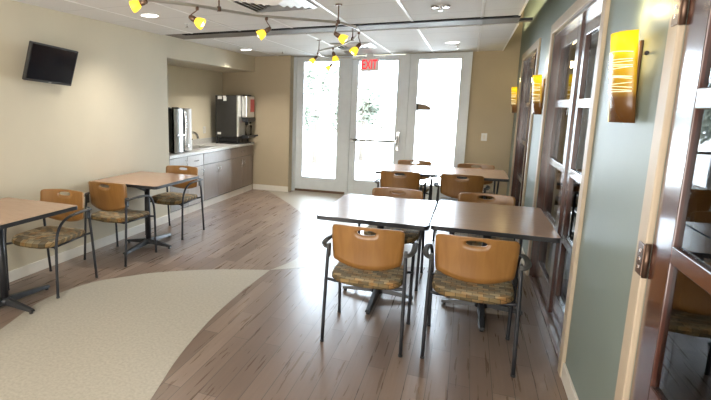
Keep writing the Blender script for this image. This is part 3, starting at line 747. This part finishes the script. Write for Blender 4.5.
for (px, rp, dirxy, lab) in HEADS:
    g = solve(px[0], px[1], rp[1]) - Vector((rp[0], rp[1], 0))
    t = thing('spot_lamp', lab, 'spot lamp', (rp[0], rp[1], 0), group='amber spot lamps on the rail')
    ax = Vector((dirxy[0], 0.25*(1 if dirxy[0] > 0 else -1), dirxy[1])).normalized()     # from glass towards socket
    K = 0.80; tip = g - ax*0.048*K; mid = g + ax*0.035*K; end = g + ax*0.10*K
    b = MB(); b.tube([(0, 0, RZ-0.006), (0, 0, max(end.z+0.01, min(RZ-0.03, end.z+0.05))), end], 0.004, seg=8); b.cyl((0, 0), 0.012, RZ-0.03, RZ-0.006); b.build('stem', BRONZE, t)
    b = MB(); b.lathe(mid-ax*0.01, end, [(0, 0.019), (0.5, 0.021), (0.9, 0.016), (1, 0.010)]); b.build('socket', BRONZE, t)
    b = MB(); b.lathe(mid, tip, [(k_, r_*K) for k_, r_ in ((0, 0.022), (0.25, 0.038), (0.6, 0.048), (0.9, 0.052), (1.0, 0.051), (1.0, 0.047), (0.75, 0.043), (0.4, 0.03))]); b.build('glass_shade', AMBG, t)
    b = MB(); b.lathe(g+ax*0.012, tip-ax*0.004, [(0, 0.009), (0.4, 0.018), (0.8, 0.020), (1, 0.011)]); b.build('bulb', BULB, t)

# exit sign
ex = thing('exit_sign', 'lit exit sign with red letters hung from the ceiling over the glazed door', 'sign', (-1.575, 8.17, 2.13))
b = MB(); b.box(-0.145, 0.145, -0.028, 0.028, 0.0, 0.215, bev=0.006); b.build('housing', SIGNF, ex)
b = MB(); b.box(-0.05, 0.05, -0.03, 0.03, 0.215, 0.28); b.build('ceiling_mount', FRAME, ex)
cu = bpy.data.curves.new('letters', 'FONT'); cu.body = 'EXIT'; cu.size = 0.19; cu.align_x = 'CENTER'; cu.extrude = 0.002; cu.offset = 0.004
to = bpy.data.objects.new('tmp', cu); C.objects.link(to); bpy.context.view_layer.update()
me = bpy.data.meshes.new_from_object(to.evaluated_get(bpy.context.evaluated_depsgraph_get())); bpy.data.objects.remove(to)
xs = [v.co.x for v in me.vertices]; ys = [v.co.y for v in me.vertices]
for v_ in me.vertices:
    v_.co.x = (v_.co.x-min(xs))/(max(xs)-min(xs))*0.245-0.1225; v_.co.y = (v_.co.y-min(ys))/(max(ys)-min(ys))*0.15+0.033
me.materials.clear(); me.materials.append(RED)
lo = bpy.data.objects.new('letters', me); C.objects.link(lo); lo.parent = ex; lo.location = (0, -0.030, 0); lo.rotation_euler = (PI/2, 0, 0)

# switch and outlet
sw = thing('light_switch', 'white light switch plate on the tan wall right of the glazing', 'switch', (0.23, BW, 1.10))
b = MB(); b.box(-0.042, 0.042, -0.006, 0, -0.06, 0.06, bev=0.002); b.build('plate', WHITEP, sw)
b = MB(); b.box(-0.016, 0.016, -0.010, -0.005, -0.032, 0.032, bev=0.002); b.build('rocker', BASEW, sw)
sw = thing('wall_outlet', 'white outlet plate on the alcove wall beside the coffee machine', 'outlet', (ALC, 7.46, 1.12))
b = MB(); b.box(0, 0.006, -0.04, 0.04, -0.06, 0.06, bev=0.002); b.build('plate', WHITEP, sw)
b = MB(); b.box(0.005, 0.009, -0.016, 0.016, -0.035, -0.008); b.box(0.005, 0.009, -0.016, 0.016, 0.008, 0.035); b.build('socket', BASEW, sw)

# ------------------------------------------------------------------ outdoors
b = MB(); b.box(-40, 40, BW+0.1, 70, -0.15, -0.06); struct(b.build('ground', PAVE))
def tree(label, x, y, h, r, seed, n=1100, ls=0.10):
    rnd = random.Random(seed)
    t = thing('tree', label, 'tree', (x, y, -0.06), group='trees outside the glazing')
    b = MB(); b.tube([(0, 0, 0), (0.05, 0, h*0.35), (0, 0.03, h*0.75)], [0.09, 0.07, 0.03]); b.build('trunk', BARK, t)
    b = MB()
    cl = [(rnd.uniform(-1, 1)*r*0.7, rnd.uniform(-1, 1)*r*0.7, h*rnd.uniform(0.35, 0.95), r*rnd.uniform(0.25, 0.5)) for _ in range(14)]
    for _ in range(n):
        cx, cy, cz, cr = rnd.choice(cl)
        d = Vector((rnd.gauss(0, 1), rnd.gauss(0, 1), rnd.gauss(0, 0.8))).normalized()*cr*rnd.uniform(0.5, 1)
        p = Vector((cx, cy, cz))+d
        u = Vector((rnd.gauss(0, 1), rnd.gauss(0, 1), rnd.gauss(0, 1))).normalized(); w = u.orthogonal().normalized(); s_ = ls*rnd.uniform(0.6, 1.3)
        f = b.bm.faces.new([b.bm.verts.new(p+q) for q in (u*s_, w*s_*0.5, -u*s_, -w*s_*0.5)])
    b.build('foliage', LEAF, t)
tree('pale leafy tree seen through the left glass panel', -3.95, 13.0, 2.75, 0.95, 1)
tree('pale leafy tree seen through the left edge of the glazed door', -2.95, 14.5, 2.35, 0.75, 2)

# ------------------------------------------------------------------ light
w = bpy.data.worlds.new('sky'); sc.world = w; w.use_nodes = True
bg = w.node_tree.nodes['Background']; bg.inputs['Color'].default_value = (0.74, 0.87, 1.0, 1); bg.inputs['Strength'].default_value = 15.5
sun = lamp('sun', 'SUN', (0, 0, 20), 6.0, (1, 0.96, 0.9), angle=0.02); sun.rotation_euler = (math.radians(38), 0, math.radians(25))
for x0, x1 in ((-2.79, -2.12), (-1.81, -1.13), (-0.84, -0.17)):
    p = lamp('window_portal', 'AREA', ((x0+x1)/2, BW+0.09, 1.30), 1, shape='RECTANGLE', size=x1-x0, size_y=2.1)
    p.data.cycles.is_portal = True; p.rotation_euler = (-PI/2, 0, 0)
a = lamp('rear_fill', 'AREA', (-1.4, -1.6, 2.35), 125, (1.0, 0.96, 0.90), shape='RECTANGLE', size=3.6, size_y=2.4)  # added fill lamp behind the camera, lifts the shadows
a.rotation_euler = (math.radians(25), 0, 0)
a = lamp('rear_fill_up', 'AREA', (-1.5, -1.0, 0.9), 135, (1.0, 0.97, 0.93), shape='RECTANGLE', size=3.4, size_y=2.5)  # added fill aimed upward, brightens the ceiling by bounce
a.rotation_euler = (math.radians(155), 0, 0)
a = lamp('side_room_light', 'AREA', (2.3, 3.5, 2.9), 90, (1.0, 0.96, 0.9), shape='RECTANGLE', size=1.5, size_y=4)
a = lamp('cove_light', 'AREA', (0.5, 6.9, 2.62), 7, (1.0, 0.85, 0.5), shape='RECTANGLE', size=0.12, size_y=2.4)
a.rotation_euler = (PI, 0, 0)

sc.view_settings.view_transform = 'Standard'
sc.view_settings.look = 'None'
sc.view_settings.exposure = 0.70
sc.cycles.max_bounces = 8; sc.cycles.diffuse_bounces = 5; sc.cycles.glossy_bounces = 4; sc.cycles.transparent_max_bounces = 12
sc.cycles.sample_clamp_indirect = 6; sc.cycles.caustics_reflective = False; sc.cycles.caustics_refractive = False
